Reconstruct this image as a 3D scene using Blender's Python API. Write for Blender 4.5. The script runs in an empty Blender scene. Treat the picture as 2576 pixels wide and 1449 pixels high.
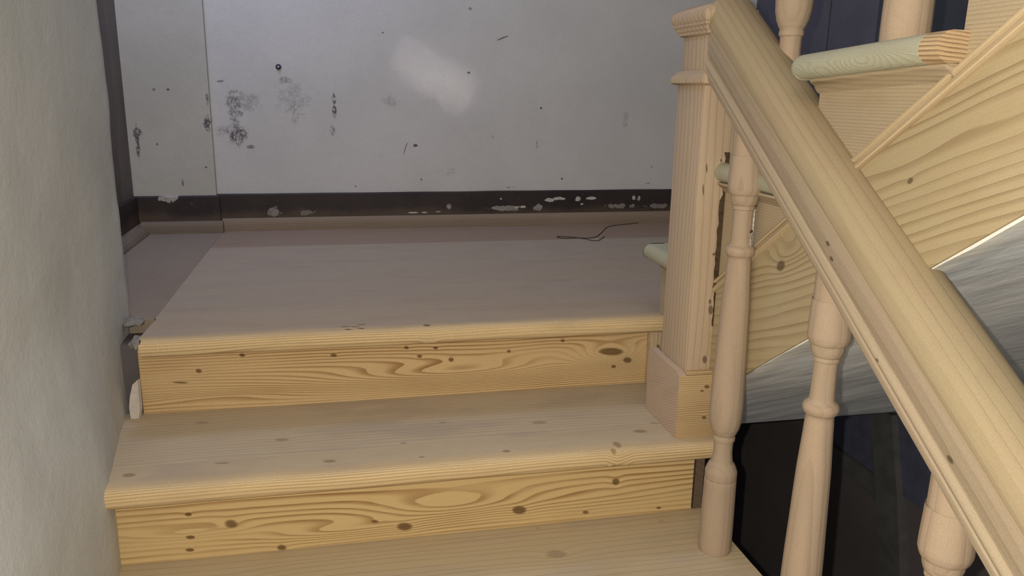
import bpy, bmesh, math, random
from mathutils import Matrix, Vector, noise
random.seed(7)
S = bpy.context.scene
COL = S.collection

# ------------------------------------------------------------------ camera, world, lights, exposure
CX, CY, CZ = 0.0, -1.63714, 0.50059
RT = [[0.97818343, -0.03578097, 0.20463847], [-0.20717221, -0.24099142, 0.94815759], [0.01539011, -0.96986744, -0.24314663]]
cd = bpy.data.cameras.new('camera'); cam = bpy.data.objects.new('camera', cd); COL.objects.link(cam)
cd.sensor_width = 36.0; cd.lens = 28.014; cd.clip_start = 0.01; cd.clip_end = 100
R_ = [Vector((RT[0][i], RT[1][i], RT[2][i])) for i in range(3)]
m = Matrix.Identity(4)
for i in range(3):
    m[i][0] = R_[0][i]; m[i][1] = -R_[1][i]; m[i][2] = -R_[2][i]
m[0][3], m[1][3], m[2][3] = CX, CY, CZ
cam.matrix_world = m
S.camera = cam

w = bpy.data.worlds.new('world'); S.world = w; w.use_nodes = True
w.node_tree.nodes['Background'].inputs[0].default_value = (0.86, 0.85, 0.84, 1)
w.node_tree.nodes['Background'].inputs[1].default_value = 0.35

def lamp(name, kind, loc, target, energy, color, **kw):
    d = bpy.data.lights.new(name, kind); d.energy = energy; d.color = color
    for k, v in kw.items(): setattr(d, k, v)
    o = bpy.data.objects.new(name, d); COL.objects.link(o); o.location = loc
    o.rotation_euler = (Vector(target) - Vector(loc)).to_track_quat('-Z', 'Y').to_euler()
    return o
# the phone's lamp, a little to the left of the lens
lamp('phone_flash', 'POINT', (CX - 0.035, CY + 0.0, CZ + 0.012), (0.30, 0.2, -0.05), 56, (1.0, 0.93, 0.80), shadow_soft_size=0.004)
# daylight from the stair window above the half landing
lamp('stair_window_light', 'AREA', (-0.42, 0.75, 1.80), (-0.05, 1.25, 0.5), 12, (0.55, 0.65, 1.0), shape='RECTANGLE', size=0.5, size_y=0.5)
# added fill, unseen, behind and above the camera, to brighten the treads
lamp('overhead_fill', 'AREA', (0.15, -1.1, 2.7), (0.15, -0.1, 0.0), 8, (1.0, 0.95, 0.88), shape='RECTANGLE', size=1.0, size_y=1.4)
# light reflected from a small pane further up the stairs: the slanted patch on the back wall
pl = lamp('reflected_patch_light', 'AREA', (0.10, -0.9, 1.9), (0.340, 1.28, 0.545), 0.024, (1.0, 1.0, 0.96), shape='RECTANGLE', size=0.25, size_y=0.10, spread=math.radians(2.4))
pl.rotation_euler.rotate_axis('Z', math.radians(-22))
S.view_settings.view_transform = 'Standard'; S.view_settings.look = 'None'
S.view_settings.gamma = 1.0; S.view_settings.use_curve_mapping = False
S.view_settings.exposure = 0.0

# ------------------------------------------------------------------ node helper
class F:
    """float socket with arithmetic that builds Math nodes"""
    def __init__(s, t, sock): s.t, s.s = t, sock
    def op(s, o, b=None, c=None, clamp=False):
        n = s.t.nodes.new('ShaderNodeMath'); n.operation = o; n.use_clamp = clamp
        for i, v in enumerate((s, b, c)):
            if v is None: continue
            if isinstance(v, F): s.t.links.new(v.s, n.inputs[i])
            else: n.inputs[i].default_value = v
        return F(s.t, n.outputs[0])
    def __add__(s, b): return s.op('ADD', b)
    __radd__ = __add__
    def __sub__(s, b): return s.op('SUBTRACT', b)
    def __rsub__(s, b): return (s * -1.0) + b
    def __mul__(s, b): return s.op('MULTIPLY', b)
    __rmul__ = __mul__
    def __truediv__(s, b): return s.op('DIVIDE', b)
    def sq(s): return s * s
    def exp(s): return s.op('EXPONENT')
    def step(s, lo, hi):
        n = s.t.nodes.new('ShaderNodeMapRange'); n.interpolation_type = 'SMOOTHSTEP'
        s.t.links.new(s.s, n.inputs[0]); n.inputs[1].default_value = lo; n.inputs[2].default_value = hi
        return F(s.t, n.outputs[0])

class G:
    def __init__(g, name, rough=0.75):
        g.m = bpy.data.materials.new(name); g.m.use_nodes = True; g.t = g.m.node_tree
        g.b = g.t.nodes['Principled BSDF']; g.b.inputs['Roughness'].default_value = rough
        g.b.inputs['Specular IOR Level'].default_value = 0.25
        tc = g.t.nodes.new('ShaderNodeTexCoord'); g.co = tc.outputs['Object']
        sp = g.t.nodes.new('ShaderNodeSeparateXYZ'); g.t.links.new(g.co, sp.inputs[0])
        g.x, g.y, g.z = [F(g.t, sp.outputs[i]) for i in range(3)]
    def vec(g, x, y, z):
        n = g.t.nodes.new('ShaderNodeCombineXYZ')
        for i, v in enumerate((x, y, z)):
            if isinstance(v, F): g.t.links.new(v.s, n.inputs[i])
            else: n.inputs[i].default_value = v
        return n.outputs[0]
    def noise(g, vec, scale, detail=2, rough=0.5, color=False):
        n = g.t.nodes.new('ShaderNodeTexNoise'); n.inputs['Scale'].default_value = scale
        n.inputs['Detail'].default_value = detail; n.inputs['Roughness'].default_value = rough
        g.t.links.new(vec, n.inputs['Vector']); return F(g.t, n.outputs[0])
    def mix(g, f, a, b, mode='MIX'):
        n = g.t.nodes.new('ShaderNodeMix'); n.data_type = 'RGBA'; n.blend_type = mode
        if isinstance(f, F): g.t.links.new(f.s, n.inputs[0])
        else: n.inputs[0].default_value = f
        for i, v in ((6, a), (7, b)):
            if isinstance(v, tuple): n.inputs[i].default_value = (*v, 1)
            else: g.t.links.new(v, n.inputs[i])
        return n.outputs[2]
    def done(g, col, bump=None, dist=0.001, strength=1.0):
        if isinstance(col, tuple): g.b.inputs['Base Color'].default_value = (*col, 1)
        else: g.t.links.new(col, g.b.inputs['Base Color'])
        if bump is not None:
            n = g.t.nodes.new('ShaderNodeBump'); n.inputs['Distance'].default_value = dist; n.inputs['Strength'].default_value = strength
            g.t.links.new(bump.s, n.inputs['Height']); g.t.links.new(n.outputs[0], g.b.inputs['Normal'])
        return g.m

def wood(name, axis='X', base=(0.48, 0.34, 0.19), dark=(0.22, 0.12, 0.045), freq=90.0, contrast=0.6, warp=0.010, warpscale=2.0, irr=1.4, kb=0.8,
         bumps=(), knots=(), seed=0.0, tint=None, relief=0.0006, tilt=0.0, pale=0.12, edge_tone=None, q_amt=0.7, rnd=False, rough=0.78, kd=0.85, blot=0.22):
    """flat-sawn pine: the growth rings are the contour lines of a field stretched along the board.
    bumps: (along, across, half length, half width, height) cathedral figures; knots: (along, across, radius along, radius across)"""
    g = G(name, rough)
    if axis == 'X': a, p, q = g.x, g.z, g.y
    elif axis == 'XY': a, p, q = g.x, g.y, g.z
    elif axis == 'Z': a, p, q = g.z, g.x, g.y
    elif axis == 'ZY': a, p, q = g.z, g.y, g.x
    elif axis == 'Y': a, p, q = g.y, g.z, g.x
    if isinstance(axis, tuple):      # direction in the Y-Z plane
        c, s_ = axis
        a = g.y * c + g.z * s_; p = g.z * c - g.y * s_; q = g.x
    if rnd:
        oi = g.t.nodes.new('ShaderNodeObjectInfo'); ri = F(g.t, oi.outputs['Random'])
        a = a + ri * 7.0; p = p + ri * 0.05
    v1 = g.vec(a * 1.0 + seed, p * 5.0 + seed * 3.1, q * 5.0)
    n1 = g.noise(v1, warpscale, 2, 0.5)
    v2 = g.vec(a * 1.2 + seed * 2.0, p * 22.0, q * 22.0 + seed)
    n2 = g.noise(v2, 2.0, 3, 0.6)
    n6p = g.noise(g.vec(a * 1.1 + seed, p * 16.0, q * 8.0), 1.7, 1, 0.5)
    f = p + q * q_amt + a * tilt + (n1 - 0.5) * (warp * 4.0) + (n2 - 0.5) * (warp * 0.35)
    for (a0, p0, sa, sp_, h) in bumps:
        f = f + ((((a - a0) / sa).sq() + ((p - p0) / sp_).sq()) * -1.0).exp() * h
    km = None
    for (a0, p0, ra, rp) in knots:
        d = ((a - a0) / ra).sq() + ((p - p0 + (a - a0) * 0.1) / rp).sq() + (n2 - 0.5) * 1.6
        f = f + ((d * -0.22).exp()) * (rp * kb)
        k = d.step(1.35, 0.35)
        km = k if km is None else km.op('MAXIMUM', k)
    r = (f * freq + (n6p - 0.5) * irr).op('FRACT')
    line = r.step(0.42, 0.93) * r.step(1.0, 0.95)
    vs = g.vec(a * 3.0 + seed, p * 30.0, q * 30.0)
    n3 = g.noise(vs, 2.0, 3, 0.6)
    vf = g.vec(a * 12.0, p * 400.0, q * 400.0)
    n4 = g.noise(vf, 1.0, 2, 0.7)
    n5 = g.noise(g.vec(a * 1.5 + seed, p * 4.0, q * 4.0), 3.0, 2, 0.5)
    n6 = g.noise(g.vec(a * 1.2, p * 9.0 + seed, q * 9.0), 1.6, 2, 0.5)
    amt = line * ((n3 * 1.0 + (n6 - 0.42) * 3.0).op('MAXIMUM', 0.10).op('MINIMUM', 1.15)) * contrast
    col = g.mix((n5 - 0.35) * 1.0, base, tuple(min(1, c * (1 + pale)) for c in base))
    if tint: col = g.mix(n5.step(0.45, 0.68) * 0.45, col, tint)
    if edge_tone:      # greyer on top of the board, blending to yellow over its front edge
        wz, ycol, yf_ = edge_tone
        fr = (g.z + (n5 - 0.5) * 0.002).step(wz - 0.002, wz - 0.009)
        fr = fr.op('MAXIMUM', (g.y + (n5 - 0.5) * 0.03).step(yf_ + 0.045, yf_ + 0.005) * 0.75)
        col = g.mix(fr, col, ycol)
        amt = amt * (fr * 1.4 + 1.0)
    col = g.mix((n4 - 0.5) * 0.35 + 0.0, col, dark)
    col = g.mix(amt, col, dark)
    n7 = g.noise(g.co, 650.0, 1, 0.5); n8 = g.noise(g.vec(a * 1.0 + seed, p * 2.5, q * 2.5 + 4.0), 6.0, 3, 0.6)
    col = g.mix((n7 - 0.40).op('MAXIMUM', 0.0) * 0.9, col, tuple(c * 0.55 for c in base))
    col = g.mix(n8.step(0.5, 0.75) * blot, col, tuple(c * f_ for c, f_ in zip(base, (0.70, 0.62, 0.55))))
    if km is not None:
        col = g.mix(km * kd, col, tuple(c * 0.42 for c in dark))
    h = line * 1.0 + n4 * 0.35
    return g.done(col, h, relief, 1.0)

def spots_mask(g, u, v, spots, nz, soft=0.35):
    """irregular stains: (u, v, half width, half height, strength, roughness of the outline)"""
    g.nbig = g.noise(g.co, 45.0, 3, 0.6)
    m_ = None
    for (u0, v0, su, sv, st, ir) in spots:
        d = (((u - u0) / su).sq() + ((v - v0) / sv).sq()) + (nz - 0.5) * (ir * 9.0) + (g.nbig - 0.5) * (ir * 9.0)
        k = d.step(1.0 + soft, 1.0 - soft) * st
        m_ = k if m_ is None else m_.op('MAXIMUM', k)
    return m_

def plaster(name, base, u='x', spots=(), seed=0.0, mott=0.12, bumpd=0.0012, alt=None):
    g = G(name, 0.85)
    U = getattr(g, u); co = g.vec(g.x + seed, g.y, g.z)
    n1 = g.noise(co, 3.0, 4, 0.6); n2 = g.noise(co, 30.0, 4, 0.65); n3 = g.noise(co, 140.0, 2, 0.6)
    alt = alt or tuple(c * (1 - mott * 1.8) for c in base)
    col = g.mix(n1.step(0.35, 0.7) * 0.8, base, alt)
    col = g.mix(n2.step(0.55, 0.8) * 0.3, col, tuple(c * 0.8 for c in base))
    n9 = g.noise(g.co, 500.0, 1, 0.5); col = g.mix((n9 - 0.40).op('MAXIMUM', 0.0) * 0.8, col, tuple(c * 0.6 for c in base))
    if spots:
        nf = g.noise(g.vec(g.x * 1.0, g.y, g.z * 0.8), 95.0, 5, 0.75)
        k = spots_mask(g, U, g.z, spots, nf, 0.5) * nf.step(0.40, 0.54)
        col = g.mix((k * 1.7).op('MINIMUM', 0.95), col, (0.095, 0.082, 0.088))
    return g.done(col, n2 * 0.8 + n3 * 0.3 + n1 * 2.0, bumpd)

def plain(name, col, rough=0.8, nscale=20, var=0.25, bump=0.0005):
    g = G(name, rough); n = g.noise(g.co, nscale, 3, 0.6)
    return g.done(g.mix(n.step(0.3, 0.7), col, tuple(c * (1 - var) for c in col)), n, bump)

# ------------------------------------------------------------------ mesh helpers (world coordinates; the object's own origin is at its parent's base)
def link(name, bm, mat, parent=None, smooth=None, label=None, origin=None, kind=None):
    me = bpy.data.meshes.new(name)
    bmesh.ops.recalc_face_normals(bm, faces=bm.faces)
    bm.to_mesh(me); bm.free()
    if mat: me.materials.append(mat)
    o = bpy.data.objects.new(name, me); COL.objects.link(o)
    if smooth is not None:
        me.polygons.foreach_set('use_smooth', [True] * len(me.polygons))
        me.set_sharp_from_angle(angle=math.radians(smooth))
    if parent:
        o.parent = parent
        loc = Vector((0, 0, 0)); q_ = parent
        while q_: loc += q_.location; q_ = q_.parent
        o.location = -loc
    if label: o['label'] = label
    if kind: o['kind'] = kind
    return o
def thing(name, label, cat, loc, group=None, kind=None):
    o = bpy.data.objects.new(name, None); COL.objects.link(o); o.location = loc; o.empty_display_size = 0.05
    if label: o['label'] = label
    if cat: o['category'] = cat
    if group: o['group'] = group
    if kind: o['kind'] = kind
    return o
def tag(o, label, cat, group=None):
    o['label'] = label; o['category'] = cat
    if group: o['group'] = group
    return o
def structure(o, label=None):
    o['kind'] = 'structure'
    if label: o['label'] = label
    return o
def box(x0, x1, y0, y1, z0, z1, bev=0.0, bm=None, seg=2):
    bm = bm or bmesh.new()
    vs = [bm.verts.new(p) for p in ((x0, y0, z0), (x1, y0, z0), (x1, y1, z0), (x0, y1, z0), (x0, y0, z1), (x1, y0, z1), (x1, y1, z1), (x0, y1, z1))]
    fs = [bm.faces.new([vs[i] for i in f]) for f in ((0, 3, 2, 1), (4, 5, 6, 7), (0, 1, 5, 4), (1, 2, 6, 5), (2, 3, 7, 6), (3, 0, 4, 7))]
    if bev:
        es = {e for f in fs for e in f.edges}
        bmesh.ops.bevel(bm, geom=list(es), offset=bev, segments=seg, affect='EDGES', profile=0.6)
    return bm
def prism_yz(pts, x0, x1, bm=None, bev=0.0):
    """polygon in the Y-Z plane pushed from x0 to x1"""
    bm = bm or bmesh.new()
    A = [bm.verts.new((x0, y, z)) for y, z in pts]; B = [bm.verts.new((x1, y, z)) for y, z in pts]
    n = len(pts); fs = [bm.faces.new(A), bm.faces.new(B[::-1])]
    for i in range(n): fs.append(bm.faces.new((A[i], B[i], B[(i + 1) % n], A[(i + 1) % n])))
    if bev: bmesh.ops.bevel(bm, geom=list({e for f in fs for e in f.edges}), offset=bev, segments=2, affect='EDGES')
    return bm
def loft(rings, close=True, caps=True):
    bm = bmesh.new(); R = [[bm.verts.new(p) for p in r] for r in rings]
    n = len(rings[0])
    for a, b in zip(R, R[1:]):
        for i in range(n if close else n - 1):
            bm.faces.new((a[i], a[(i + 1) % n], b[(i + 1) % n], b[i]))
    if caps: bm.faces.new(R[0][::-1]); bm.faces.new(R[-1])
    return bm
def wobble(bm, amp, scale, seed=0.0, axes=(1, 1, 1), cond=None):
    for v in bm.verts:
        if cond and not cond(v.co): continue
        d = noise.noise_vector(v.co * scale + Vector((seed, seed, seed)))
        v.co += Vector((d.x * axes[0], d.y * axes[1], d.z * axes[2])) * amp
def tread_mesh(x0, x1, yb, yf, zt, th, front, side, jag=0.0, tilt=0.0):
    """a board with a half-round nosing. front: +1 or -1, the Y side with the nosing (yf is its tip); side: -1, +1 or 0, the X end with one"""
    r = th / 2.0; rings = []
    N = 9
    for i in range(N):
        t = math.pi * i / (N - 1); o = r * (math.sin(t) ** 0.6) - r; c_ = math.cos(t); z = zt - r + r * math.copysign(abs(c_) ** 0.8, c_)
        if i == 0: o = -r * 0.9
        yy = yf + front * o
        xa, xb = x0, x1
        if side < 0: xa = x0 - o
        if side > 0: xb = x1 + o
        nx = 40
        ring = []
        for k in range(nx + 1):
            xx = xa + (xb - xa) * k / nx
            ring.append((xx, yy + noise.noise(Vector((xx * 6, zt * 9, 1))) * 0.0016, z + noise.noise(Vector((xx * 5, zt * 7, 4))) * 0.0012))
        ring.append((xb, yb, z)); ring.append((xa, yb, z))
        rings.append(ring)
    bm = loft(rings)
    if jag:
        for v in bm.verts:
            if abs(v.co.x - x0) < 0.004: v.co.x += noise.noise(v.co * 60) * jag
    if tilt:
        for v in bm.verts: v.co.z += (yf - v.co.y) * tilt
    return bm
def lathe(prof, n=40, cx=0, cy=0, z0=0):
    rings = []
    for z, r in prof: rings.append([(cx + r * math.cos(2 * math.pi * k / n), cy + r * math.sin(2 * math.pi * k / n), z0 + z) for k in range(n)])
    return loft(rings)
def smooth_prof(pts, sub=5):
    out = []
    P = [pts[0]] + pts + [pts[-1]]
    for i in range(1, len(P) - 2):
        p0, p1, p2, p3 = P[i - 1], P[i], P[i + 1], P[i + 2]
        big = abs(p2[0] - p1[0]) > 0.02
        k_ = 8 if big else 3
        for j in range(k_):
            t = j / k_
            # monotone-ish cubic on radius
            def cr(a, b, c, d): return 0.5 * ((2 * b) + (-a + c) * t + (2 * a - 5 * b + 4 * c - d) * t * t + (-a + 3 * b - 3 * c + d) * t ** 3)
            z = p1[0] + (p2[0] - p1[0]) * t
            r = cr(p0[1], p1[1], p2[1], p3[1]) if big else p1[1] + (p2[1] - p1[1]) * (t * t * (3 - 2 * t))
            out.append((z, max(r, 0.004)))
    out.append(pts[-1]); return out

# ------------------------------------------------------------------ dimensions
RISE, GO = 0.180, 0.284           # lower flight
WL = -0.42                        # left wall beside the flight
XR = 0.730                        # right end of the lower treads
YB = 1.285                        # back wall
XW = 1.56                         # right wall
XS = 0.712                        # face of the upper flight's string
RX, RZ = -0.69, 0.2               # recess: left wall x, corner y

# ------------------------------------------------------------------ the walls
wall_spots = [(-0.347, 0.423, .022, .05, .45, .55), (-0.347, 0.33, .030, .035, .55, .5), (-0.386, 0.508, .012, .006, .5, .5), (-0.303, 0.289, .016, .007, .5, .5),
    (-0.32, 0.44, .05, .03, .22, .7), (-0.36, 0.345, .05, .02, .25, .7), (-0.015, 0.453, .006, .022, .6, .4), (-0.015, 0.412, .007, .022, .8, .35), (-0.024, 0.345, .008, .02, .4, .6), (-0.155, 0.458, .05, .05, .16, .9), (-0.179, 0.511, .02, .012, .3, .8),
    (-0.15, 0.42, .012, .05, .25, .9), (0.464, 0.769, .006, .005, .7, .3), (0.265, 0.295, .0085, .005, .95, .1), (0.46, 0.552, .006, .004, .7, .3), (0.73, 0.431, .0045, .0035, .8, .2), (0.285, 0.172, .0045, .004, .8, .3),
    (0.183, 0.449, .03, .02, .2, .5), (1.06, 0.394, .012, .03, .18, .4), (0.718, 0.297, .004, .016, .3, .4), (0.16, 0.68, .004, .003, .6, .2), (1.175, 0.214, .004, .003, .8, .2), (0.818, 0.171, .004, .004, .7, .2), (0.40, 0.20, .02, .012, .14, .7), (0.55, 0.33, .003, .012, .25, .4), (0.05, 0.15, .004, .003, .5, .2), (0.62, 0.14, .015, .003, .4, .4), (1.16, .15, .01, .003, .5, .4)]
WALL = (0.58, 0.56, 0.545)
M_back = plaster('back_wall_paint', WALL, 'x', wall_spots, 0.0, 0.06)
M_backl = plaster('back_wall_left_paint', (0.51, 0.485, 0.435), 'x', [(-0.662, 0.309, .006, .05, .75, .5), (-0.66, .335, .014, .014, .7, .5), (-0.552, 0.479, .006, .004, .9, .4), (-0.595, 0.478, .004, .005, .6, .4), (-0.601, 0.3, .004, .005, .6, .4), (-0.436, 0.375, .010, .03, .8, .55), (-0.43, 0.45, .005, .02, .5, .6), (-0.451, 0.222, .004, .004, .6, .4), (-.53, .17, .003, .012, .5, .5)], 3.0, 0.08)
M_left = plaster('left_wall_plaster', (0.56, 0.57, 0.555), 'y', (), 5.0, 0.08, 0.0016)
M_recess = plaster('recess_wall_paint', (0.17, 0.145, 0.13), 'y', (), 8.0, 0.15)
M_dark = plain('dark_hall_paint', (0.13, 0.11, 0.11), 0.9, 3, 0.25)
M_slate = plain('slate_blue_paint', (0.10, 0.095, 0.125), 0.6, 6, 0.2)
M_slate2 = plain('dark_slate_paint', (0.05, 0.055, 0.07), 0.6, 6, 0.2)

wb = structure(link('wall_back', box(-0.424, XW, YB, YB + 0.12, -0.30, 2.9), M_back))
wbl = structure(link('wall_back.001', box(RX - 0.1, -0.424, YB - 0.022, YB + 0.12, -0.30, 2.9, 0.003), M_backl))
wbl['label'] = 'left strip of the back wall, standing slightly proud'
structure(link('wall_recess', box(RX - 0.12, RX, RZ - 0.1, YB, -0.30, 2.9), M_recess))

def wallx(y, z):
    if y > 0.068: x = -0.463 - (y - 0.068) * 0.03
    elif y > -0.265: x = -0.463 + (0.068 - y) / 0.333 * 0.048
    else: x = -0.415 - min(1, (-0.265 - y) / 0.2) * 0.008
    up_ = max(0.0, min(1.0, (z + 0.20) / 0.35)); up_ = up_ * up_ * (3 - 2 * up_)
    x = x * (1 - up_) + (-0.466 - 0.004 * y) * up_
    x += noise.noise(Vector((y * 5, z * 5, 3))) * 0.004 + noise.noise(Vector((y * 17, z * 17, 9))) * 0.0016
    return x
ys = [-2.9, -2.4, -2.0, -1.6, -1.3, -1.1] + [-1.0 + 0.03 * i for i in range(40)] ; ys = [y for y in ys if y < 0.185] + [0.19]
zs = [-1.6, -1.2, -0.9, -0.7] + [-0.6 + 0.022 * i for i in range(70)] + [1.1, 1.4, 2.0, 2.9]
bm = bmesh.new(); Gd = []
for z in zs:
    row = []
    for y in ys: row.append(bm.verts.new((wallx(y, z), y, z)))
    ye = RZ + noise.noise(Vector((3, 2, z * 14))) * 0.004 + noise.noise(Vector((5, 2, z * 50))) * 0.002
    row.append(bm.verts.new((wallx(0.19, z) - 0.004, ye, z))); row.append(bm.verts.new((wallx(0.19, z) - 0.05, ye + 0.001, z)))
    row.append(bm.verts.new((RX - 0.12, RZ, z)));row.append(bm.verts.new((RX - 0.12, -2.9, z))); Gd.append(row)
for a, b in zip(Gd, Gd[1:]):
    n = len(a)
    for i in range(n): bm.faces.new((a[i], a[(i + 1) % n], b[(i + 1) % n], b[i]))
bm.faces.new(Gd[0]); bm.faces.new(Gd[-1])
structure(link('wall_left', bm, M_left, smooth=40))

# right-hand wall: dark vertical boards above, dark hall wall below
wr = thing('wall_right', None, None, (XW, 0.3, 0), kind='structure')
link('wall_face', box(XW + 0.02, XW + 0.12, -3.0, YB + 0.12, -2.9, 2.9), M_slate2, wr)
edges = [1.285, 1.10, 0.79, 0.545, 0.34]
yy = 1.285; k = 0
bws = [0.18, 0.31, 0.245, 0.20, 0.26, 0.24, 0.27, 0.25, 0.26, 0.25, 0.24, 0.27, 0.26]
for k, bw in enumerate(bws):
    link('wall_board', box(XW - (0.004 if k % 2 else 0.0), XW + 0.02, yy - bw + 0.004, yy, 0.30, 2.9, 0.002), M_slate if k < 3 else M_slate2, wr)
    yy -= bw
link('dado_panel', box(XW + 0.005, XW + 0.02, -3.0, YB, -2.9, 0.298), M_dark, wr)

# ------------------------------------------------------------------ half landing
YELD = (0.27, 0.135, 0.04)
TB = (0.385, 0.305, 0.225); TD = (0.27, 0.20, 0.145); TT = (0.33, 0.265, 0.215)
land = thing('floor', None, None, (0.1, 0.6, 0), kind='structure')
WN = (0.56, 0.40, 0.20)
M_l = [wood('landing_pine_%d' % i, 'XY', TB if i else (0.46, 0.36, 0.27), TD, 70 + 7 * i, 0.20, 0.02, 1.4, seed=3.7 * i, tint=TT, relief=0.0003, tilt=0.02, q_amt=0.0, 
            knots=[(0.002, -0.002, .007, .004), (0.032, 0.035, .009, .003), (.018, .008, .014, .004), (-.012, .02, .01, .003), (0.17, 0.006, .012, .010)] if i == 0 else ([(0.314, 0.645, .02, .012)] if i == 3 else ())) for i in range(5)]
M_lr = wood('landing_pine_right', 'XY', (0.385, 0.31, 0.235), TD, 70, 0.20, 0.02, 1.4, seed=9.1, tint=TT, relief=0.0003, q_amt=0.0)
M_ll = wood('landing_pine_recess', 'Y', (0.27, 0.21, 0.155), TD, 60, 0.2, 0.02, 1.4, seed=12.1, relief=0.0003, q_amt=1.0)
M_lb = wood('landing_pine_back', 'XY', (0.31, 0.22, 0.155), TD, 45, 0.4, 0.02, 1.4, seed=15.1, relief=0.0003, q_amt=0.0)
TH = 0.038
M_nose = [wood('nosing_pine_%d' % i, 'XY', (TB, (0.48, 0.385, 0.265), (0.48, 0.375, 0.235))[i], YELD, 190, 0.26, 0.006, 1.2, seed=2.3 + 5 * i, tint=TT, relief=0.0004, q_amt=0.8, edge_tone=(-0.18 * i, (0.66, 0.485, 0.26), -0.284 * i - 0.004), kd=(0.8, 0.5, 0.5)[i],
    knots=([(0.002, 0.014, .008, .004), (0.030, 0.016, .009, .004), (0.032, 0.045, .009, .003), (.018, .030, .012, .003), (-.004, .034, .01, .003), (0.17, 0.018, .010, .009)],
           [(-0.04, -0.234, .012, .006), (0.293, -0.250, .008, .006), (0.583, -0.208, .016, .008), (0.515, -0.262, .008, .014), (0.50, -0.28, .006, .006), (0.13, -0.247, .006, .003), (-0.39, -0.226, .012, .008), (-.234, -.207, .014, .003)], [])[i]) for i in range(3)]
nose = tread_mesh(-0.408, 0.735, 0.1645, -0.004, 0.0, TH, -1, 0, jag=0.012)
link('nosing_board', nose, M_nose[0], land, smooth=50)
def fb(x0, x1, y0, y1, mat, name='floorboard', z=0.0):
    b_ = box(x0 + 0.0002, x1 - 0.0002, y0 + 0.0002, y1 - 0.0002, -0.03, z, 0.0004, seg=1)
    return link(name, b_, mat, land)
fb(-0.41, 0.50, 0.1655, 0.361, M_l[1]); fb(-0.41, 0.485, 0.361, 0.66, M_l[2]); fb(-0.41, 0.47, 0.66, 0.960, M_l[3]); fb(-0.41, 1.555, 0.960, 1.26, M_lb)
fb(0.50, 1.555, 0.1655, 0.361, M_lr); fb(0.485, 1.555, 0.361, 0.66, M_l[4]); fb(0.47, 1.555, 0.66, 0.960, M_lr)
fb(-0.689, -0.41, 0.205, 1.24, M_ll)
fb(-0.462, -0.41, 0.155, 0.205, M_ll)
fb(0.735, 1.555, 0.05, 0.1655, M_lr)
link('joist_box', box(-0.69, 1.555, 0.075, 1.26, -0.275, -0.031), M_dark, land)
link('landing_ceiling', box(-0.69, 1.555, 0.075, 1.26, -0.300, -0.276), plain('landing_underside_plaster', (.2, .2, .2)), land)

# baseboards: black painted band with flaked paint above a bare wood strip
def base_mat(name, u, flakes):
    g = G(name, 0.6); U = getattr(g, u)
    n = g.noise(g.co, 40, 4, 0.65); n1 = g.noise(g.co, 6, 3, 0.6); n2 = g.noise(g.co, 110, 3, 0.6)
    col = g.mix(n1.step(0.35, 0.7), (0.040, 0.028, 0.026), (0.028, 0.021, 0.021))
    dn = (g.z + (n1 - 0.5) * 0.07).step(0.078, 0.045)
    col = g.mix(dn * 0.55, col, (0.12, 0.08, 0.055))
    col = g.mix(n2.step(0.62, 0.72) * 0.25, col, (0.2, 0.16, 0.13))
    k = spots_mask(g, U, g.z, flakes, n, 0.18)
    k2 = n.step(0.3, 0.55)
    col = g.mix((k * (k2 * 0.5 + 0.6) * 1.2).op('MINIMUM', 1.0), col, (0.50, 0.45, 0.41))
    return g.done(col, k * 1.0 + n * 0.2, 0.0008)
flk = [(0.765, 0.094, .018, .0055, .85, .35), (0.80, 0.098, .022, .004, .8, .5), (0.879, 0.094, .009, .007, .8, .3), (0.928, 0.097, .019, .0045, .9, .35), (1.105, 0.097, .007, .005, .7, .5), (1.128, .095, .007, .006, .6, .6), (0.60, 0.064, .055, .007, .38, .4), (0.655, .068, .02, .004, .75, .4),
       (0.724, 0.066, .018, .009, .38, .3), (0.895, 0.075, .006, .004, .6, .3), (0.385, 0.072, .008, .006, .45, .5), (0.253, 0.053, .014, .002, .8, .3), (0.295, 0.053, .01, .002, .8, .3), (-0.235, 0.062, .016, .012, .3, .6), (1.05, 0.066, .05, .006, .28, .6), (1.2, 0.064, .04, .006, .25, .6), (.345, .055, .01, .0015, .7, .3), (-.12, .058, .02, .006, .2, .6), (.58, .1, .004, .003, .5, .3)]
flk = [(a, b, c * 1.15, d * 1.35, min(1, e * 1.1), f_) for a, b, c, d, e, f_ in flk]
M_bb = base_mat('flaked_black_paint', 'x', flk)
M_bbl = base_mat('flaked_black_paint_left', 'x', [(-0.575, 0.118, .032, .011, .6, .5)])
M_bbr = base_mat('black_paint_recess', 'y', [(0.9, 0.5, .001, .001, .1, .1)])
M_strip = wood('skirting_strip_pine', 'X', (0.27, 0.20, 0.14), (0.12, 0.08, 0.055), 160, 0.5, 0.01, 2, seed=2.2, relief=0.0003)
M_strip2 = wood('skirting_strip_pine_dark', 'X', (0.20, 0.155, 0.115), (0.09, 0.06, 0.04), 160, 0.5, 0.01, 2, seed=6.2, relief=0.0003)
M_stripy = wood('skirting_strip_recess', 'Y', (0.20, 0.155, 0.115), (0.09, 0.06, 0.04), 160, 0.5, 0.01, 2, seed=6.2, relief=0.0003)
def baseboard(name, mk, mat, mat2):
    e = thing(name, None, None, mk['o'], kind='structure')
    bm_ = mk['band']; link('painted_band', bm_, mat, e, smooth=40); link('wood_strip', mk['strip'], mat2, e, smooth=40)
def strip_prof(y_, h, d): # quarter-ish cover strip: list of (y,z) from wall out
    return [(y_, 0.0), (y_ - d, 0.0), (y_ - d, h * 0.55), (y_ - d * 0.8, h * 0.85), (y_ - d * 0.4, h), (y_, h)]
zt = lambda x: 0.129 + 0.003 * math.sin(x * 5)
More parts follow.
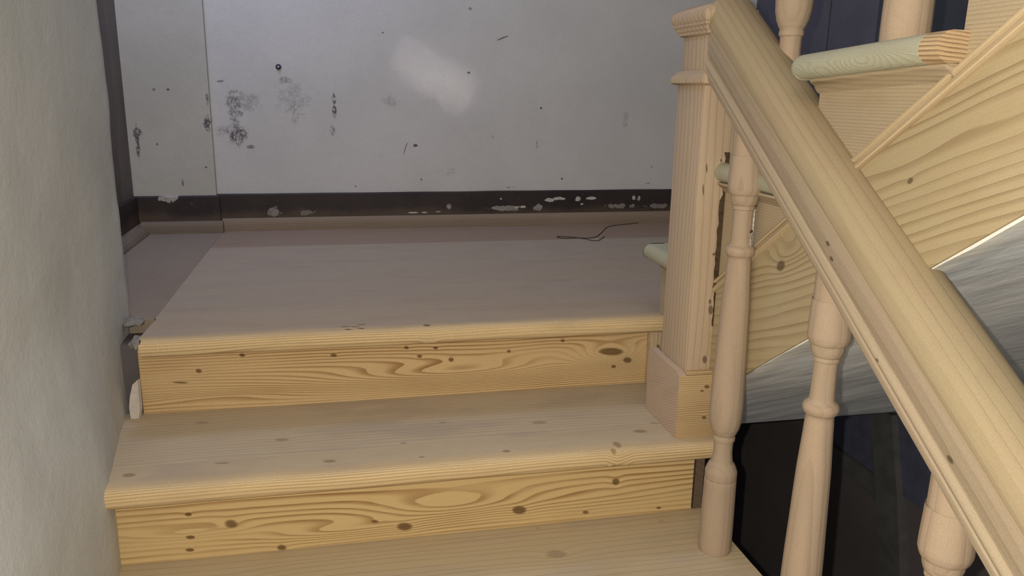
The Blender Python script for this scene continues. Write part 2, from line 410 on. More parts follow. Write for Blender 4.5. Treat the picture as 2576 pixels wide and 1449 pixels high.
def band(x0, x1, yf, yb, zt0):
    rings = []
    n = 36
    for k in range(n + 1):
        x = x0 + (x1 - x0) * k / n; t_ = zt0 + 0.0018 * noise.noise(Vector((x * 6, 1, 1)))
        rings.append([(x, yb, 0.0), (x, yf, 0.0), (x, yf + 0.001 * noise.noise(Vector((x * 9, 5, 1))), t_ - 0.004), (x, yf + 0.004, t_), (x, yb, t_)])
    return loft(rings)
baseboard('baseboard_back', dict(o=(0.5, YB, 0), band=band(-0.424, 1.555, YB - 0.014, YB, 0.128), strip=prism_yz(strip_prof(YB - 0.014, 0.044, 0.018), -0.410, 1.555)), M_bb, M_strip)
baseboard('baseboard_back.001', dict(o=(-0.55, YB - 0.02, 0), band=band(RX, -0.414, YB - 0.036, YB - 0.021, 0.126), strip=prism_yz(strip_prof(YB - 0.036, 0.040, 0.022), RX + 0.02, -0.405)), M_bbl, M_strip2)
b1_ = bmesh.new(); box(RX, RX + 0.014, RZ, YB - 0.036, 0, 0.126, 0.002, bm=b1_)
st = loft([[(RX + 0.014 + (a[0]), y, a[1]) for a in ((0, 0), (.034, 0), (.033, .006), (.024, .020), (0, .034))] for y in (RZ, YB - 0.036)])
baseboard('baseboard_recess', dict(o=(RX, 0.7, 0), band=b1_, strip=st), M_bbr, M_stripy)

# ------------------------------------------------------------------ lower flight
flight = thing('lower_stair_flight', 'sanded pine staircase climbing from the picture bottom to the half landing', 'staircase', (0.15, -0.3, -0.54))
YEL = (0.56, 0.385, 0.185); YELD = (0.27, 0.135, 0.04)
M_r1 = wood('riser_pine_top', 'X', (0.60, 0.42, 0.215), YELD, 150, 0.85, 0.0035, 1.3, seed=1.3, irr=1.0, kb=0.35, relief=0.0006, q_amt=0.3,
    bumps=[(0.215, -0.130, 0.30, 0.026, 0.045), (0.30, -0.10, .16, .03, .012), (0.61, -0.105, 0.10, 0.030, 0.045), (-0.25, -0.15, 0.18, 0.012, -0.014)],
    knots=[(-0.31, -0.09, .007, .005), (-0.22, -0.06, .006, .004), (-0.03, -0.071, .007, .004), (-0.348, -0.114, .016, .002), (0.128, -0.062, .006, .004), (0.193, -0.066, .006, .004), (0.157, -0.084, .006, .004), (0.228, -0.096, .006, .005), (0.488, -0.064, .006, .004), (0.607, -0.098, .030, .010), (0.649, -0.121, .012, .008), (0.361, -0.083, .006, .004), (0.615, -0.135, .006, .004)])
M_r2 = wood('riser_pine_lower', 'X', (0.60, 0.43, 0.205), YELD, 85, 0.85, 0.0055, 1.2, seed=4.9, irr=1.1, kb=0.6, relief=0.0005, q_amt=0.3,
    bumps=[(0.185, -0.300, 0.16, 0.030, 0.05), (-0.02, -0.33, 0.14, 0.016, 0.03), (-0.30, -0.305, .1, .012, .02), (.45, -.31, .2, .02, .012)],
    knots=[(-0.297, -0.268, .006, .004), (-0.224, -0.295, .013, .009), (-0.30, -0.341, .008, .004), (-0.136, -0.355, .010, .007), (0.097, -0.336, .016, .009), (0.327, -0.323, .015, .009), (0.529, -0.280, .008, .008), (0.467, -0.343, .008, .004), (0.627, -0.349, .006, .003), (-.297, -.315, .008, .004), (0.04, -0.318, .008, .004), (0.607, -0.242, .012, .003)])
M_r = wood('riser_pine', 'X', YEL, YELD, 100, 0.7, 0.01, 1.2, seed=8.8, q_amt=0.3)
M_t1 = wood('tread_pine_upper', kd=0.4, axis='XY', base=(0.48, 0.385, 0.265), dark=TD, freq=75, contrast=0.20, warp=0.012, warpscale=1.2, seed=2.1, tint=TT, relief=0.0003, q_amt=0.9,
    knots=[(-0.299, -0.01, .014, .005), (-0.134, -0.122, .014, .007), (0.389, -0.129, .015, .008), (0.101, -0.18, .007, .004), (0.189, -0.094, .008, .004), (-0.04, -0.234, .012, .006), (0.293, -0.250, .008, .006), (0.583, -0.208, .016, .008), (0.628, -0.175, .010, .005), (0.51, -0.26, .012, .022), (0.13, -0.247, .006, .003), (-0.39, -0.226, .012, .008), (-.234, -.207, .014, .003)])
M_t2 = wood('tread_pine_lower', kd=0.35, axis='XY', base=(0.48, 0.375, 0.235), dark=TD, freq=60, contrast=0.20, warp=0.012, warpscale=1.2, seed=5.6, tint=(0.38, 0.32, 0.25), relief=0.0003, q_amt=0.9,
    knots=[(-0.215, -0.315, .035, .020), (0.375, -0.335, .020, .014), (0.362, -0.240, .005, .003), (.62, -.26, .006, .003)])
for k in range(0, 6):
    zt_ = -RISE * k; yf = -GO * k - 0.004
    mt = (None, M_t1, M_t2, M_t1, M_t2, M_t1)[k]
    if k:
        if k == 2:
            link('tread', box(-0.46, XR, -0.4405, -GO * (k - 1) + 0.065, zt_ - TH, zt_, 0.0006, seg=1), mt, flight)
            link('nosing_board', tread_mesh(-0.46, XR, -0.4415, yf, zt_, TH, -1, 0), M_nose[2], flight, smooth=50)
        elif k == 1:
            link('tread', box(-0.50, XR, -0.1915, 0.065, zt_ - TH, zt_ - 0.0, 0.0005, seg=1), mt, flight)
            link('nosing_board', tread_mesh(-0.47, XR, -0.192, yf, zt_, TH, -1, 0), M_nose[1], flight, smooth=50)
        else:
            link('tread', tread_mesh(-0.46, XR, -GO * (k - 1) + 0.065, yf, zt_, TH, -1, +1), mt, flight, smooth=50)
    ry = -GO * k + 0.058
    b_ = box(-0.426 if k == 0 else -0.45, 0.70, ry, ry + 0.02, -RISE * (k + 1), zt_ - TH + 0.001)
    link('riser', b_, (M_r1, M_r2)[k] if k < 2 else M_r, flight)
# outer cut string behind the riser ends
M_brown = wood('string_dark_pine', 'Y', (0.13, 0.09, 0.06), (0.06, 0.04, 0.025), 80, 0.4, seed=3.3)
pts = [(-0.20, -0.218)]
pts = []
for k in range(1, 6):
    pts += [(-GO * (k - 1) + 0.060 if k > 1 else -0.13, -RISE * k - TH), (-GO * k + 0.060, -RISE * k - TH)]
pts += [(-GO * 5 + 0.06, -RISE * 6), (-GO * 5 + 0.06, -RISE * 6 - 0.28), (-0.13, -RISE * 1 - 0.36)]
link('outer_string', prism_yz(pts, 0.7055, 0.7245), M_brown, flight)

# cover strip closing the end of the top riser against the newel
M_pale = wood('cover_strip_pine', 'Z', (0.50, 0.37, 0.23), (0.27, 0.16, 0.08), 90, 0.5, seed=7.7, knots=[(-.085, .716, .006, .004), (-.10, .708, .004, .003)])
bm = box(0.694, 0.735, 0.038, 0.0575, -0.1795, -0.040, 0.004)
link('cover_strip', bm, M_pale, flight, smooth=50)

# ------------------------------------------------------------------ newel post
newel = thing('newel_post', 'square pine newel post with moulded cap, where handrail meets landing', 'newel post', (0.716, -0.18, -0.18))
NX0, NX1, NY0, NY1 = 0.656, 0.728, -0.240, -0.118
M_n = wood('newel_pine', 'Z', (0.47, 0.355, 0.24), (0.29, 0.19, 0.11), 60, 0.26, 0.012, 1.0, seed=6.1, tint=(0.48, 0.34, 0.24), relief=0.0004, q_amt=1.0,
    knots=[(0.083, 0.703, .010, .005), (0.195, 0.70, .003, .003), (.36, .672, .010, .002), (.32, .668, .012, .002), (.375, .70, .003, .002), (-.02, .698, .008, .005), (.10, .70, .005, .003)])
M_npl = wood('newel_plinth_pine_front', 'X', (0.50, 0.35, 0.18), (0.25, 0.145, 0.06), 240, 0.75, 0.004, 2.0, seed=1.9, relief=0.0005, q_amt=0.3, knots=[(.70, -.072, .006, .004), (.699, -.138, .006, .004), (.69, -.08, .004, .002)])
M_nps = wood('newel_plinth_pine_side', (0.88, -0.47), (0.50, 0.37, 0.27), (0.29, 0.19, 0.12), 200, 0.5, 0.004, 2.0, seed=2.9, relief=0.0004, q_amt=0.3)
sh = box(NX0, NX1, NY0, NY1, -0.18, 0.515, 0.003)
link('shaft', sh, M_n, newel, smooth=50)
def sq_loft(levels):
    rings = []
    for z, o in levels:
        rings.append([(NX0 - o, NY0 - o, z), (NX1 + o, NY0 - o, z), (NX1 + o, NY1 + o, z), (NX0 - o, NY1 + o, z)])
    return loft(rings)
link('neck_molding', sq_loft([(0.511, 0.0), (0.513, 0.008), (0.5155, 0.0115), (0.523, 0.012), (0.528, 0.009), (0.532, 0.005), (0.537, 0.0), (0.540, -0.004)]), M_n, newel, smooth=40)
link('head_block', box(NX0 + 0.005, NX1 - 0.005, NY0 + 0.005, NY1 - 0.005, 0.538, 0.604, 0.002), M_n, newel, smooth=40)
link('cap', sq_loft([(0.600, -0.005), (0.603, 0.003), (0.608, 0.004), (0.610, 0.007), (0.616, 0.0085), (0.618, 0.012), (0.621, 0.0125), (0.623, 0.011), (0.626, 0.014), (0.634, 0.0165), (0.642, 0.0145), (0.650, 0.006), (0.656, -0.010), (0.660, -0.03), (0.661, -0.042)]), M_n, newel, smooth=35)
bm = prism_yz([(-0.255, -0.18), (-0.090, -0.18), (-0.090, -0.046), (-0.104, -0.036), (-0.150, -0.040), (-0.2415, -0.041), (-0.255, -0.047)], 0.640, 0.6555, bev=0.0012)
link('plinth_board', bm, M_nps, newel, smooth=40)
bm = box(0.6405, 0.738, -0.2555, -0.2405, -0.18, -0.047, 0.0012)
link('plinth_board', bm, M_npl, newel, smooth=40)
bm = box(0.6555, 0.738, -0.2525, -0.2405, -0.0468, -0.040, 0.0025)
link('plinth_molding', bm, M_npl, newel, smooth=40)

# ------------------------------------------------------------------ handrail of the lower flight
rail = thing('handrail', 'broad rounded pine handrail sloping down from the newel past the camera', 'handrail', (0.70, -0.24, 0.52))
M_rail = wood('rail_pine', (0.831, 0.556), (0.345, 0.268, 0.16), (0.20, 0.135, 0.07), 55, 0.22, 0.012, 0.9, seed=4.4, tint=(0.33, 0.235, 0.15), relief=0.0003, q_amt=1.0,
    knots=[(-0.727, 0.607, .006, .004), (-0.385, 0.618, .003, .002), (-0.3, .75, .007, .005)])
M_rail2 = wood('rail_side_pine', (0.831, 0.556), (0.37, 0.29, 0.195), (0.22, 0.15, 0.085), 75, 0.25, 0.008, 0.9, seed=7.4, tint=(0.36, 0.26, 0.19), relief=0.0003, q_amt=1.0,
    knots=[(-0.721, 0.6075, .006, .0035), (-0.386, 0.617, .005, .003), (-0.407, .608, .005, .003), (-.568, .59, .004, .002)])
K = 1 / 0.831
def rail_line(y): return 0.613 + 0.669 * (y + 0.248)
def rail_part(prof, name, mat, label=None):
    rings = []
    n = 48
    for i in range(n + 1):
        y = -0.240 - 2.2 * i / n
        zc = rail_line(y)
        rings.append([(0.700 + u, y, zc + w_ * K + 0.0008 * noise.noise(Vector((y * 8, u * 20, 2)))) for u, w_ in prof])
    return link(name, loft(rings), mat, rail, smooth=38, label=label)
capp = [(-0.040, -0.002), (-0.0485, 0.0), (-0.0495, 0.004)]
for i in range(1, 16):
    t = math.pi * i / 16; capp.append((-0.0490 * math.cos(t), 0.006 + 0.036 * math.sin(t) ** 0.85))
capp += [(0.0495, 0.004), (0.0485, 0.0), (0.040, -0.002)]
rail_part(capp, 'rail_cap', M_rail)
low = [(-0.039, -0.0015), (-0.0415, -0.006), (-0.0425, -0.018), (-0.0425, -0.044), (-0.0405, -0.047), (-0.0405, -0.0495), (-0.0445, -0.052), (-0.0465, -0.057), (-0.0455, -0.061), (-0.0425, -0.0635), (-0.0450, -0.066), (-0.0450, -0.074), (-0.042, -0.078)]
low = low + [(-u, w_) for u, w_ in low[::-1]]
rail_part(low, 'rail_body', M_rail2)

# ------------------------------------------------------------------ turned balusters
prof = [(0.0, .0305), (0.004, .0312), (0.06, .0310), (0.150, .0298), (0.1515, .0290), (0.1535, .0298), (0.166, .0298), (0.173, .0275), (0.180, .0245), (0.186, .0200), (0.191, .0190), (0.205, .0174), (0.222, .0175), (0.2285, .0180), (0.230, .0202), (0.236, .0204), (0.239, .0192), (0.2405, .0198),
        (0.246, .0228), (0.256, .0265), (0.270, .0292), (0.290, .0302), (0.320, .0300), (0.400, .0277), (0.490, .0250), (0.560, .0212), (0.577, .0202), (0.579, .0210), (0.584, .0250), (0.590, .0264), (0.596, .0245), (0.600, .0200), (0.603, .0182), (0.630, .0172), (0.662, .0172), (0.6635, .0190), (0.667, .0192), (0.669, .0185), (0.673, .0215), (0.680, .0235), (0.688, .0245), (0.6895, .0270), (0.694, .0290), (0.700, .0305), (0.74, .0295), (0.80, .0275)]
M_bal = wood('baluster_pine', 'Z', (0.385, 0.288, 0.20), (0.25, 0.165, 0.10), 75, 0.34, 0.012, 0.8, seed=3.0, tint=(0.42, 0.29, 0.20), relief=0.0002, q_amt=1.0, rnd=True)
def bal(name, x, y, z, label, group, length=0.815, mesh=[None]):
    if mesh[0] is None:
        p = smooth_prof(prof); p = p + [(length, 0.0272)]
        bm = lathe(p)
        for v in bm.verts:      # the head is cut to the slope of the handrail
            if v.co.z > length - 0.001: v.co.z = 0.796 + 0.669 * v.co.y
            elif v.co.z > 0.76: v.co.z = 0.75
        o = link(name, bm, M_bal, None, smooth=35); mesh[0] = o
    else:
        o = mesh[0].copy(); o.name = name; COL.objects.link(o)
    o.location = (x, y, z); tag(o, label, 'baluster', group); return o
g1 = 'turned balusters under the lower handrail'
o = bal('baluster', 0.683, -0.373, -0.36, 'turned pine baluster with chipped collar right beside the newel post', g1)
bx, by, bz = 0.683, -0.373, -0.36
def arc_strip(a0, a1, r0, r1, z0, z1, name, mat, jag_=0.0):
    bm_ = bmesh.new(); cols_ = []
    for i in range(7):
        a = math.radians(a0 + (a1 - a0) * i / 6); j0 = random.uniform(-jag_, jag_); j1 = random.uniform(-jag_, jag_)
        c_, s_ = math.cos(a), math.sin(a)
        cols_.append([(r0 * c_, r0 * s_, z0 + j0), (r1 * c_, r1 * s_, z0 + j0), (r1 * c_, r1 * s_, z1 + j1), (r0 * c_, r0 * s_, z1 + j1)])
    ch = link(name, loft(cols_), mat, None); bm_.free(); ch.parent = o; return ch
M_res = plain('old_paint_residue', (0.55, 0.50, 0.42), 0.7, 200, 0.5, 0.001); M_dk = plain('dark_old_glue', (0.10, 0.065, 0.035), 0.7, 200, 0.4, 0.001)
arc_strip(-40, -28, 0.015, 0.0200, 0.597, 0.662, 'paint_residue', M_res, 0.002)['label'] = 'thin pale sliver of old paint along the neck'
arc_strip(-62, -42, 0.015, 0.0195, 0.597, 0.622, 'paint_residue', M_res, 0.003)['label'] = 'pale paint crumbs above the collar'
arc_strip(-66, -40, 0.015, 0.0190, 0.623, 0.628, 'glue_mark', M_dk, 0.001)['label'] = 'dark glue mark'
arc_strip(-45, -10, 0.015, 0.0215, 0.669, 0.690, 'glue_mark', M_dk, 0.003)['label'] = 'dark crumbly glue in the cove'
bal('baluster', 0.683, -0.655, -0.54, 'turned baluster standing in front of the white soffit and dark stairwell, second below the newel', g1)
bal('baluster', 0.683, -0.925, -0.72, 'pinkish turned baluster cut off by the bottom right of the picture under the handrail', g1)
g2 = 'turned balusters on the upper flight'
bal('baluster', 0.738, -0.380, 0.362, 'turned baluster with narrow neck rising behind the handrail at the top of the picture', g2)
bal('baluster', 0.738, -0.662, 0.557, 'thick round foot of a baluster standing on the upper tread with the rounded nosing', g2)

# ------------------------------------------------------------------ upper flight
up = thing('upper_stair_flight', 'pine staircase with rounded tread ends rising to the upper right behind the handrail', 'staircase', (1.1, 0.0, 0.0))
M_ut = wood('upper_tread_pine', 'XY', (0.47, 0.42, 0.30), (0.32, 0.26, 0.15), 120, 0.45, 0.01, 2.0, seed=8.1, relief=0.0004, q_amt=1.0)
M_ret = wood('return_nosing_pine', 'Y', (0.42, 0.40, 0.29), (0.29, 0.26, 0.17), 330, 0.35, 0.006, 3.0, seed=3.1, relief=0.0004, q_amt=0.9, bumps=[(-.58, .53, .06, .012, .02), (-.68, .55, .05, .015, -.02)])
M_end = wood('nosing_end_pine', 'Y', (0.47, 0.33, 0.19), (0.17, 0.10, 0.05), 210, 1.0, 0.002, 2.0, seed=3.9, relief=0.0006, q_amt=0.1)
M_br = wood('bracket_pine', 'Y', (0.41, 0.32, 0.205), (0.27, 0.19, 0.11), 210, 0.3, 0.006, 1.6, seed=5.1, relief=0.0004, q_amt=0.2, tint=(0.46, 0.35, 0.25))
M_str = wood('string_pine', (0.93, -0.37), (0.40, 0.31, 0.175), (0.24, 0.16, 0.08), 60, 0.6, 0.016, 1.6, seed=2.6, relief=0.0006, q_amt=0.2, tint=(0.44, 0.36, 0.23),
    bumps=[(-0.55, 0.06, .05, .03, .035)], knots=[(-0.515, 0.034, .014, .010), (-.84, .09, .006, .004), (-.436, .124, .012, .008)])
M_ur = wood('upper_riser_pine', 'X', (0.50, 0.37, 0.23), (0.3, 0.2, 0.1), 100, 0.5, seed=4.2, q_amt=0.2)
tops = [0.162, 0.371, 0.555, 0.7525, 0.950, 1.1475, 1.345]
noses = [0.060 - 0.2775 * k for k in range(7)]
UT = 0.036
RX0 = 0.672                       # outer face of the rounded tread ends
for k, (z, yn) in enumerate(zip(tops, noses)):
    yb = yn - 0.2775 - 0.030
    tl = 0.058 if k == 2 else 0.0
    x0_ = XS + 0.004
    RX0 = 0.688 if k == 1 else 0.668
    yfr = yn; 
    if k == 1:
        tb = box(XS + 0.07, XW - 0.005, yb, yn, z - UT, z, 0.004)      # this tread is housed into the newel
    else:
        tb = tread_mesh(x0_, XW - 0.005, yb, yn, z, UT, +1, 0, tilt=tl)
    link('tread', tb, M_ut, up, smooth=50)
    # rounded return nosing along the end, mitred round the front corner
    r = UT / 2
    y0_ = yn if k != 1 else -0.2405
    y1_ = yn - 0.2775 - 0.050
    if k == 2: y1_ = -0.780
    if k == 1: y1_ = yn - 0.2775 - 0.028
    if k == 0: y1_ = -0.1175
    rings = []
    N = 12
    sect = [(-r * math.sin(math.pi * i / N), r * math.cos(math.pi * i / N)) for i in range(N + 1)]
    M_ = 16
    for j in range(M_ + 1):
        y = y0_ + (y1_ - y0_) * j / M_
        rings.append([(RX0 + r + dx, y, z - r + dz + (yn - y) * tl) for dx, dz in sect] + [(x0_ + 0.002, y, z - UT + (yn - y) * tl), (x0_ + 0.002, y, z + (yn - y) * tl)])
    if k != 1:
        # round the leading corner
        lead = []
        for a_ in (0.25, 0.55, 0.8, 1.0):
            sc = math.cos(a_ * math.pi / 2 * 0.92); yy_ = y0_ + 0.0
        rings = [[(x, y - 0.0, zz) for x, y, zz in rr] for rr in rings]
        base_ring = rings[0]
        extra = []
        for a_ in (1.0, 0.8, 0.6, 0.4, 0.2):
            s_ = math.sqrt(max(0.0, 1 - a_ * a_)) ; 
            extra.append([(x0_ + 0.002 - (x0_ + 0.002 - x) * (0.70 + 0.30 * s_), y - r + r * a_, z - r + (zz - z + r) * (0.30 + 0.70 * s_)) for x, y, zz in base_ring])
        rings[0] = [(x, y - r, zz) for x, y, zz in base_ring]
        rings = extra + rings
    link('return_nosing', loft(rings), M_ret, up, smooth=45)
    if k == 2:
        rings = []
        for j in range(6):
            y = -0.7805 + (-0.808 + 0.7805) * j / 5
            rings.append([(RX0 + r + 0.001 + dx * 1.02 + 0.003 * (j / 5), y, z - r + dz * 1.02 + (yn - y) * tl) for dx, dz in sect] + [(x0_ + 0.002, y, z - UT + (yn - y) * tl), (x0_ + 0.002, y, z + (yn - y) * tl)])
        link('nosing_end_block', loft(rings), M_end, up, smooth=45, label='patched end of the rounded nosing with dark striped grain')
    # cove moulding under the return nosing
    ya = (yn - 0.022) if k != 1 else -0.241
    yb2 = yn - 0.2775 - 0.026
    if k == 0: yb2 = -0.1175
    rings = []
    for y in (ya, ya - 0.004, (ya + yb2) / 2, yb2):
        t_ = (yn - y) * tl; zt_ = z - UT + t_
        e_ = 0.006 if y == ya else 0
        rings.append([(XS + 0.002, y, zt_), (XS - 0.018 + e_, y, zt_), (XS - 0.019 + e_, y, zt_ - 0.004), (XS - 0.015 + e_, y, zt_ - 0.007), (XS - 0.008, y, zt_ - 0.011), (XS - 0.003, y, zt_ - 0.018), (XS + 0.002, y, zt_ - 0.021)])
    link('cove_molding', loft(rings), M_br, up, smooth=45)
    # riser and the stepped bracket panel above the string moulding
    ry = yn - 0.026
    zb = tops[k - 1] if k else 0.0
    if k != 1: link('riser', box(XS + 0.004, XW - 0.005, ry - 0.018, ry, zb, z - UT, 0.0), M_ur, up)
    if k == 1: link('riser', box(XS + 0.07, XW - 0.005, ry - 0.018, ry, zb, z - UT, 0.0), M_ur, up)
def UL(y): return 0.410 - 0.695 * (y + 0.637)
def LL(y): return 0.129 - 0.695 * (y + 0.567)
for k in range(0, 7):
    z = tops[k] - UT; yf_ = noses[k] - 0.026; ybk = noses[k] - 0.2775 - 0.026
    tl = 0.058 if k == 2 else 0.0
    if k == 0: P_ = [(yf_, 0.0), (yf_, z), (-0.1175, z), (-0.1175, 0.0)]
    else:
        y_s = yf_ if k != 1 else -0.2405
        P_ = [(y_s, UL(y_s) + 0.002), (y_s, z + (noses[k] - y_s) * tl - 0.0005), (ybk, z + (noses[k] - ybk) * tl - 0.0005), (ybk, UL(ybk) + 0.002)]
        if UL(ybk) > z: P_[3] = (ybk, z - 0.002) if False else (ybk, UL(ybk) + 0.002)
        # triangle: moulding line crosses the tread underside where it climbs past it
        ycross = -0.637 - (z - 0.410) / 0.695
        if UL(ybk) > z:
            P_ = [(y_s, UL(y_s) + 0.002), (y_s, z + (noses[k] - y_s) * tl - 0.0005), (max(ycross, ybk), z + (noses[k] - ybk) * tl - 0.0005)]
    link('string_bracket', prism_yz(P_, XS, XS + 0.018), M_br, up)
M_gap = plain('torn_gap_shade', (0.085, 0.055, 0.03), 0.9, 150, 0.5, 0.002)  # dark colour paints the shadow gap beside the newel's torn edge
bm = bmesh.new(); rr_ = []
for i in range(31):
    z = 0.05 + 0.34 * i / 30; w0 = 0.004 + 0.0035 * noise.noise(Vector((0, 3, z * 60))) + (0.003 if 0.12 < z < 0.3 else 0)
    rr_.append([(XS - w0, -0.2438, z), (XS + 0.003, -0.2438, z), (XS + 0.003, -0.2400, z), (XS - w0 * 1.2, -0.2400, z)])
link('torn_shadow_gap', loft(rr_), M_gap, up, label='dark torn strip standing in for the shadow gap between string and newel')
# diagonal string board, its beaded moulding and its lower edge
yA, yB = -0.2405, -2.2
link('string_board', prism_yz([(yA, LL(yA)), (yA, UL(yA)), (yB, UL(yB)), (yB, LL(yB))], XS - 0.003, XS + 0.03), M_str, up)
M_sm = wood('string_molding_pine', (0.821, -0.571), (0.50, 0.38, 0.23), (0.24, 0.15, 0.07), 300, 0.7, 0.002, 1.0, seed=1.1, relief=0.0005, q_amt=0.3)
rings = []
for j in range(41):
    y = yA + (yB - yA) * j / 40
    u0 = UL(y)
    wv = 0.0012 * noise.noise(Vector((y * 12, 0, 0)))
    rings.append([(XS + 0.002, y, u0 + 0.013), (XS - 0.004, y, u0 + 0.012), (XS - 0.008, y, u0 + 0.008), (XS - 0.007, y, u0 + 0.003 + wv), (XS - 0.0028, y, u0 + 0.0005), (XS - 0.0028, y, u0 - 0.002), (XS - 0.008, y, u0 - 0.004 + wv), (XS - 0.010, y, u0 - 0.010), (XS - 0.008, y, u0 - 0.0155), (XS - 0.002, y, u0 - 0.017), (XS + 0.002, y, u0 - 0.017)])
link('string_molding', loft(rings), M_sm, up, smooth=40)

# plastered sloping underside of the upper flight
g = G('soffit_plaster', 0.9)
t_c = 0.822; t_s = -0.57
av = g.y * t_c + g.z * t_s
v_ = g.vec(av * 3.0, g.x * 6.0 + av * 5.0, g.z * 2.0)
n1 = g.noise(v_, 2.2, 2, 0.5); n2 = g.noise(g.co, 26, 4, 0.65); n3 = g.noise(g.co, 5, 3, 0.6)
col = g.mix(n3.step(0.3, 0.7), (0.80, 0.81, 0.80), (0.62, 0.63, 0.63))
edge = (g.x + (n2 - 0.5) * 0.05).step(0.775, 0.735)
col = g.mix(edge * n2.step(0.35, 0.6) * 0.8, col, (0.78, 0.75, 0.68))
M_sof = g.done(col, n1 * 1.0 + n2 * 0.5 + edge * 0.4, 0.004)
bm = bmesh.new(); rows = []
def sofz(y): return LL(y) - 0.002
for i in range(61):
    y = 0.055 - 2.2 * i / 60; row = []
    for j in range(31):
        x = XS + 0.001 + (XW - XS - 0.001) * (j / 30) ** 1.4
        h = 0.004 * noise.noise(Vector((x * 5, y * 7 + x * 5, 1))) + 0.0025 * noise.noise(Vector((x * 14 + 5, y * 22 + x * 20, 2)))
        row.append(bm.verts.new((x, y, sofz(y) + (h if i else 0))))
    rows.append(row)
for a, b in zip(rows, rows[1:]):
    for i in range(30): bm.faces.new((a[i], a[i + 1], b[i + 1], b[i]))
ex = bmesh.ops.extrude_face_region(bm, geom=bm.faces[:])
for v in [e for e in ex['geom'] if isinstance(e, bmesh.types.BMVert)]: v.co.z += 0.012
sf = structure(link('ceiling', bm, M_sof, smooth=60), 'rough white plastered soffit under the upper flight')
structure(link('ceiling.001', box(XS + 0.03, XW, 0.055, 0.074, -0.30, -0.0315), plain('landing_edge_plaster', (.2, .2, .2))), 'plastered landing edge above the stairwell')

# ------------------------------------------------------------------ dark hall below
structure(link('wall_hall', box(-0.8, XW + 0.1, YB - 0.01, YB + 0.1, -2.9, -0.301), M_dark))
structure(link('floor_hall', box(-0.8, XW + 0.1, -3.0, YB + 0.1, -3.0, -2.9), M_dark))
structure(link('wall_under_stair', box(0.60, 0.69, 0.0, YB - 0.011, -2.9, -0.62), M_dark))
M_h1 = plain('hall_blue_paint', (0.095, 0.10, 0.15), 0.8)
M_h2 = plain('hall_grey_paint', (0.11, 0.105, 0.10), 0.8)
h = thing('trim_1', None, None, (XW, 0.3, -0.6), kind='structure')
link('wall_panel', prism_yz([(0.55, -0.62), (0.55, -0.30), (-0.1, -0.30), (-0.1, -0.62)], XW - 0.010, XW + 0.004), M_h1, h)
link('dado_rail', prism_yz([(0.55, -0.66), (0.55, -0.615), (0.17, -0.615), (0.17, -0.70)], XW - 0.020, XW + 0.004, bev=0.003), M_h2, h)
arc = []
for i in range(13):
    t = i / 12; arc.append((0.33 - 0.165 * math.sin(t * 1.45), -0.40 - 0.75 * t))
poly = arc + [(y - 0.10, z) for y, z in arc[::-1]]
link('arch_casing', prism_yz(poly, XW - 0.030, XW + 0.004), M_h2, h)

# ------------------------------------------------------------------ small things
g = plain('black_thread', (0.012, 0.010, 0.012), 0.6)
cu = bpy.data.curves.new('thread', 'CURVE'); cu.dimensions = '3D'; cu.bevel_depth = 0.0011; cu.bevel_resolution = 2; cu.resolution_u = 8
def spline(pts_, cyc=False):
    s = cu.splines.new('NURBS'); s.points.add(len(pts_) - 1)
    for p, q_ in zip(s.points, pts_): p.co = (*q_, 1)
    s.use_endpoint_u = True; s.order_u = 4
spline([(1.13, 1.262, 0.004), (1.10, 1.235, .002), (1.06, 1.23, .002), (1.02, 1.215, 0.0015), (0.97, 1.19, 0.0015), (0.93, 1.10, 0.0015), (0.885, 1.02, .0015), (0.86, .975, .002), (0.82, .955, .003), (.785, .975, .003), (.745, .965, .002), (.73, 0.985, .002), (.722, 1.005, .002), (.745, 1.01, .002), (.79, .975, .003), (.815, .945, .003), (.825, .915, .002), (.85, .905, .002), (.865, .94, .003), (.895, .985, .002)])
th = bpy.data.objects.new('loose_thread', cu); COL.objects.link(th); cu.materials.append(g)
bpy.context.view_layer.update()
me_ = bpy.data.meshes.new_from_object(th.evaluated_get(bpy.context.evaluated_depsgraph_get())); bpy.data.objects.remove(th)
th = bpy.data.objects.new('loose_thread', me_); COL.objects.link(th)
tag(th, 'thin black looped thread lying on the landing floor by the back wall', 'thread')

M_metal = plain('old_metal', (0.16, 0.15, 0.17), 0.4)
ring = bmesh.new()
rr = []
for i in range(20):
    a = 2 * math.pi * i / 20; c_ = Vector((math.cos(a), 0, math.sin(a)))
    rr.append([tuple(Vector((-0.196, YB - 0.001, 0.559)) + c_ * (0.0065 + 0.0032 * math.cos(b)) + Vector((0, -0.0045 * math.sin(b), 0))) for b in [2 * math.pi * q / 8 for q in range(8)]])
rr.append(rr[0]); bm = loft(rr, caps=False)
wp = thing('wall_plug', 'small dark metal screw ring stuck in the back wall', 'screw', (-0.196, YB, 0.559))
link('collar', bm, plain('plug_dark', (0.07, 0.06, 0.08), 0.5), wp, smooth=60)
s_ = lathe([(0, .0012), (0.006, .0022), (0.008, .0036), (.0092, .0036), (0.0100, .0020)], 12)
for v in s_.verts: v.co = Vector((-0.196 + v.co.x, YB + 0.001 - v.co.z, 0.559 + v.co.y))
link('screw_head', s_, plain('screw_bright', (0.5, 0.5, 0.5), 0.3), wp, smooth=60)

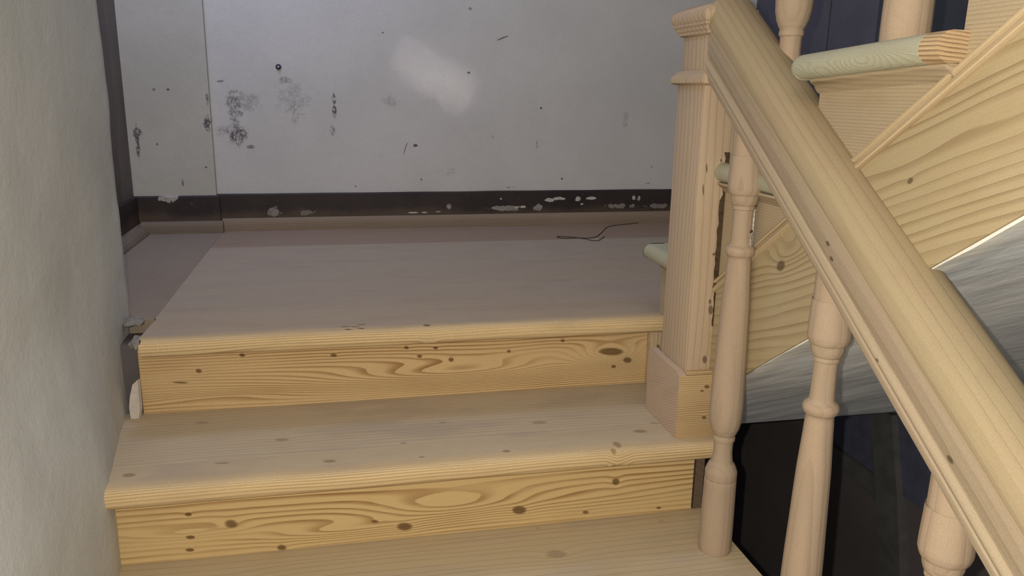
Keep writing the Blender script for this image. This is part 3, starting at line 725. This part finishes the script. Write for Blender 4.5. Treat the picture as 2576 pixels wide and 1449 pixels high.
def scratch(pts_, wd, name, label):
    bm = bmesh.new(); top = []
    for i, (x, z) in enumerate(pts_):
        j = min(i + 1, len(pts_) - 1); k_ = max(i - 1, 0)
        d = Vector((pts_[j][0] - pts_[k_][0], pts_[j][1] - pts_[k_][1])).normalized(); w_ = wd * (0.35 + 0.65 * math.sin(math.pi * (i + 0.5) / len(pts_)))
        top.append([(x - d.y * w_, YB + 0.001, z + d.x * w_), (x - d.y * w_ * 0.5, YB - 0.0015, z + d.x * w_ * .5), (x + d.y * w_ * 0.5, YB - 0.0015, z - d.x * w_ * .5), (x + d.y * w_, YB + 0.001, z - d.x * w_)])
    o = link(name, loft(top), plain(name + '_dark', (0.045, 0.04, 0.045), 0.7)); return tag(o, label, 'nail')
scratch([(0.562, 0.667), (0.572, 0.6705), (0.582, 0.675), (0.592, 0.679), (0.601, 0.682)], 0.0016, 'bent_nail', 'thin dark headless nail lying slantwise on the upper back wall')
scratch([(0.223, 0.262), (0.225, 0.272), (0.229, 0.285), (0.233, 0.297), (0.238, 0.305)], 0.0011, 'bristle', 'thin dark curved bristle stuck upright in the back wall paint')['category'] = 'bristle'

# broken plaster at the foot of the left wall corner
M_frag = plain('broken_plaster', (0.45, 0.40, 0.36), 0.9, 60, 0.2, 0.001)
def shard(pts_, th_, name, label, cat, mat, y):
    bm = bmesh.new(); A = [bm.verts.new((x, y, z)) for x, z in pts_]; B = [bm.verts.new((x + 0.003, y + th_, z)) for x, z in pts_]
    n = len(pts_); bm.faces.new(A); bm.faces.new(B[::-1])
    for i in range(n): bm.faces.new((A[i], B[i], B[(i + 1) % n], A[(i + 1) % n]))
    return tag(link(name, bm, mat), label, cat)
shard([(-0.447, -0.1795), (-0.440, -0.184), (-0.432, -0.183), (-0.4275, -0.160), (-0.427, -0.130), (-0.4265, -0.095), (-0.437, -0.105), (-0.444, -0.130), (-0.448, -0.155)], 0.010, 'plaster_fragment', 'upright white plaster shard wedged between left wall and top riser', 'plaster shard', plain('shard_plaster', (0.56, 0.50, 0.45), .9, 60, .15, .001), 0.036)
M_grey = plain('loose_mortar', (0.26, 0.24, 0.21), 0.95, 70, 0.3, 0.002)
def lump(loc, s, name, label, seed):
    bm = bmesh.new(); bmesh.ops.create_icosphere(bm, subdivisions=2, radius=1)
    for v in bm.verts:
        v.co *= 1 + 0.45 * noise.noise(v.co * 1.6 + Vector((seed, 0, 0)))
        v.co = Vector((v.co.x * s[0] + loc[0], v.co.y * s[1] + loc[1], v.co.z * s[2] + loc[2]))
    return tag(link(name, bm, M_grey), label, 'mortar')
lump((-0.448, 0.128, 0.004), (0.022, 0.030, 0.008), 'mortar_lump', 'flat grey mortar crumb on the landing at the left wall corner', 1.0)
lump((-0.418, 0.030, -0.012), (0.012, 0.030, 0.012), 'mortar_lump', 'crumbling mortar on the broken left end of the landing nosing', 5.0)
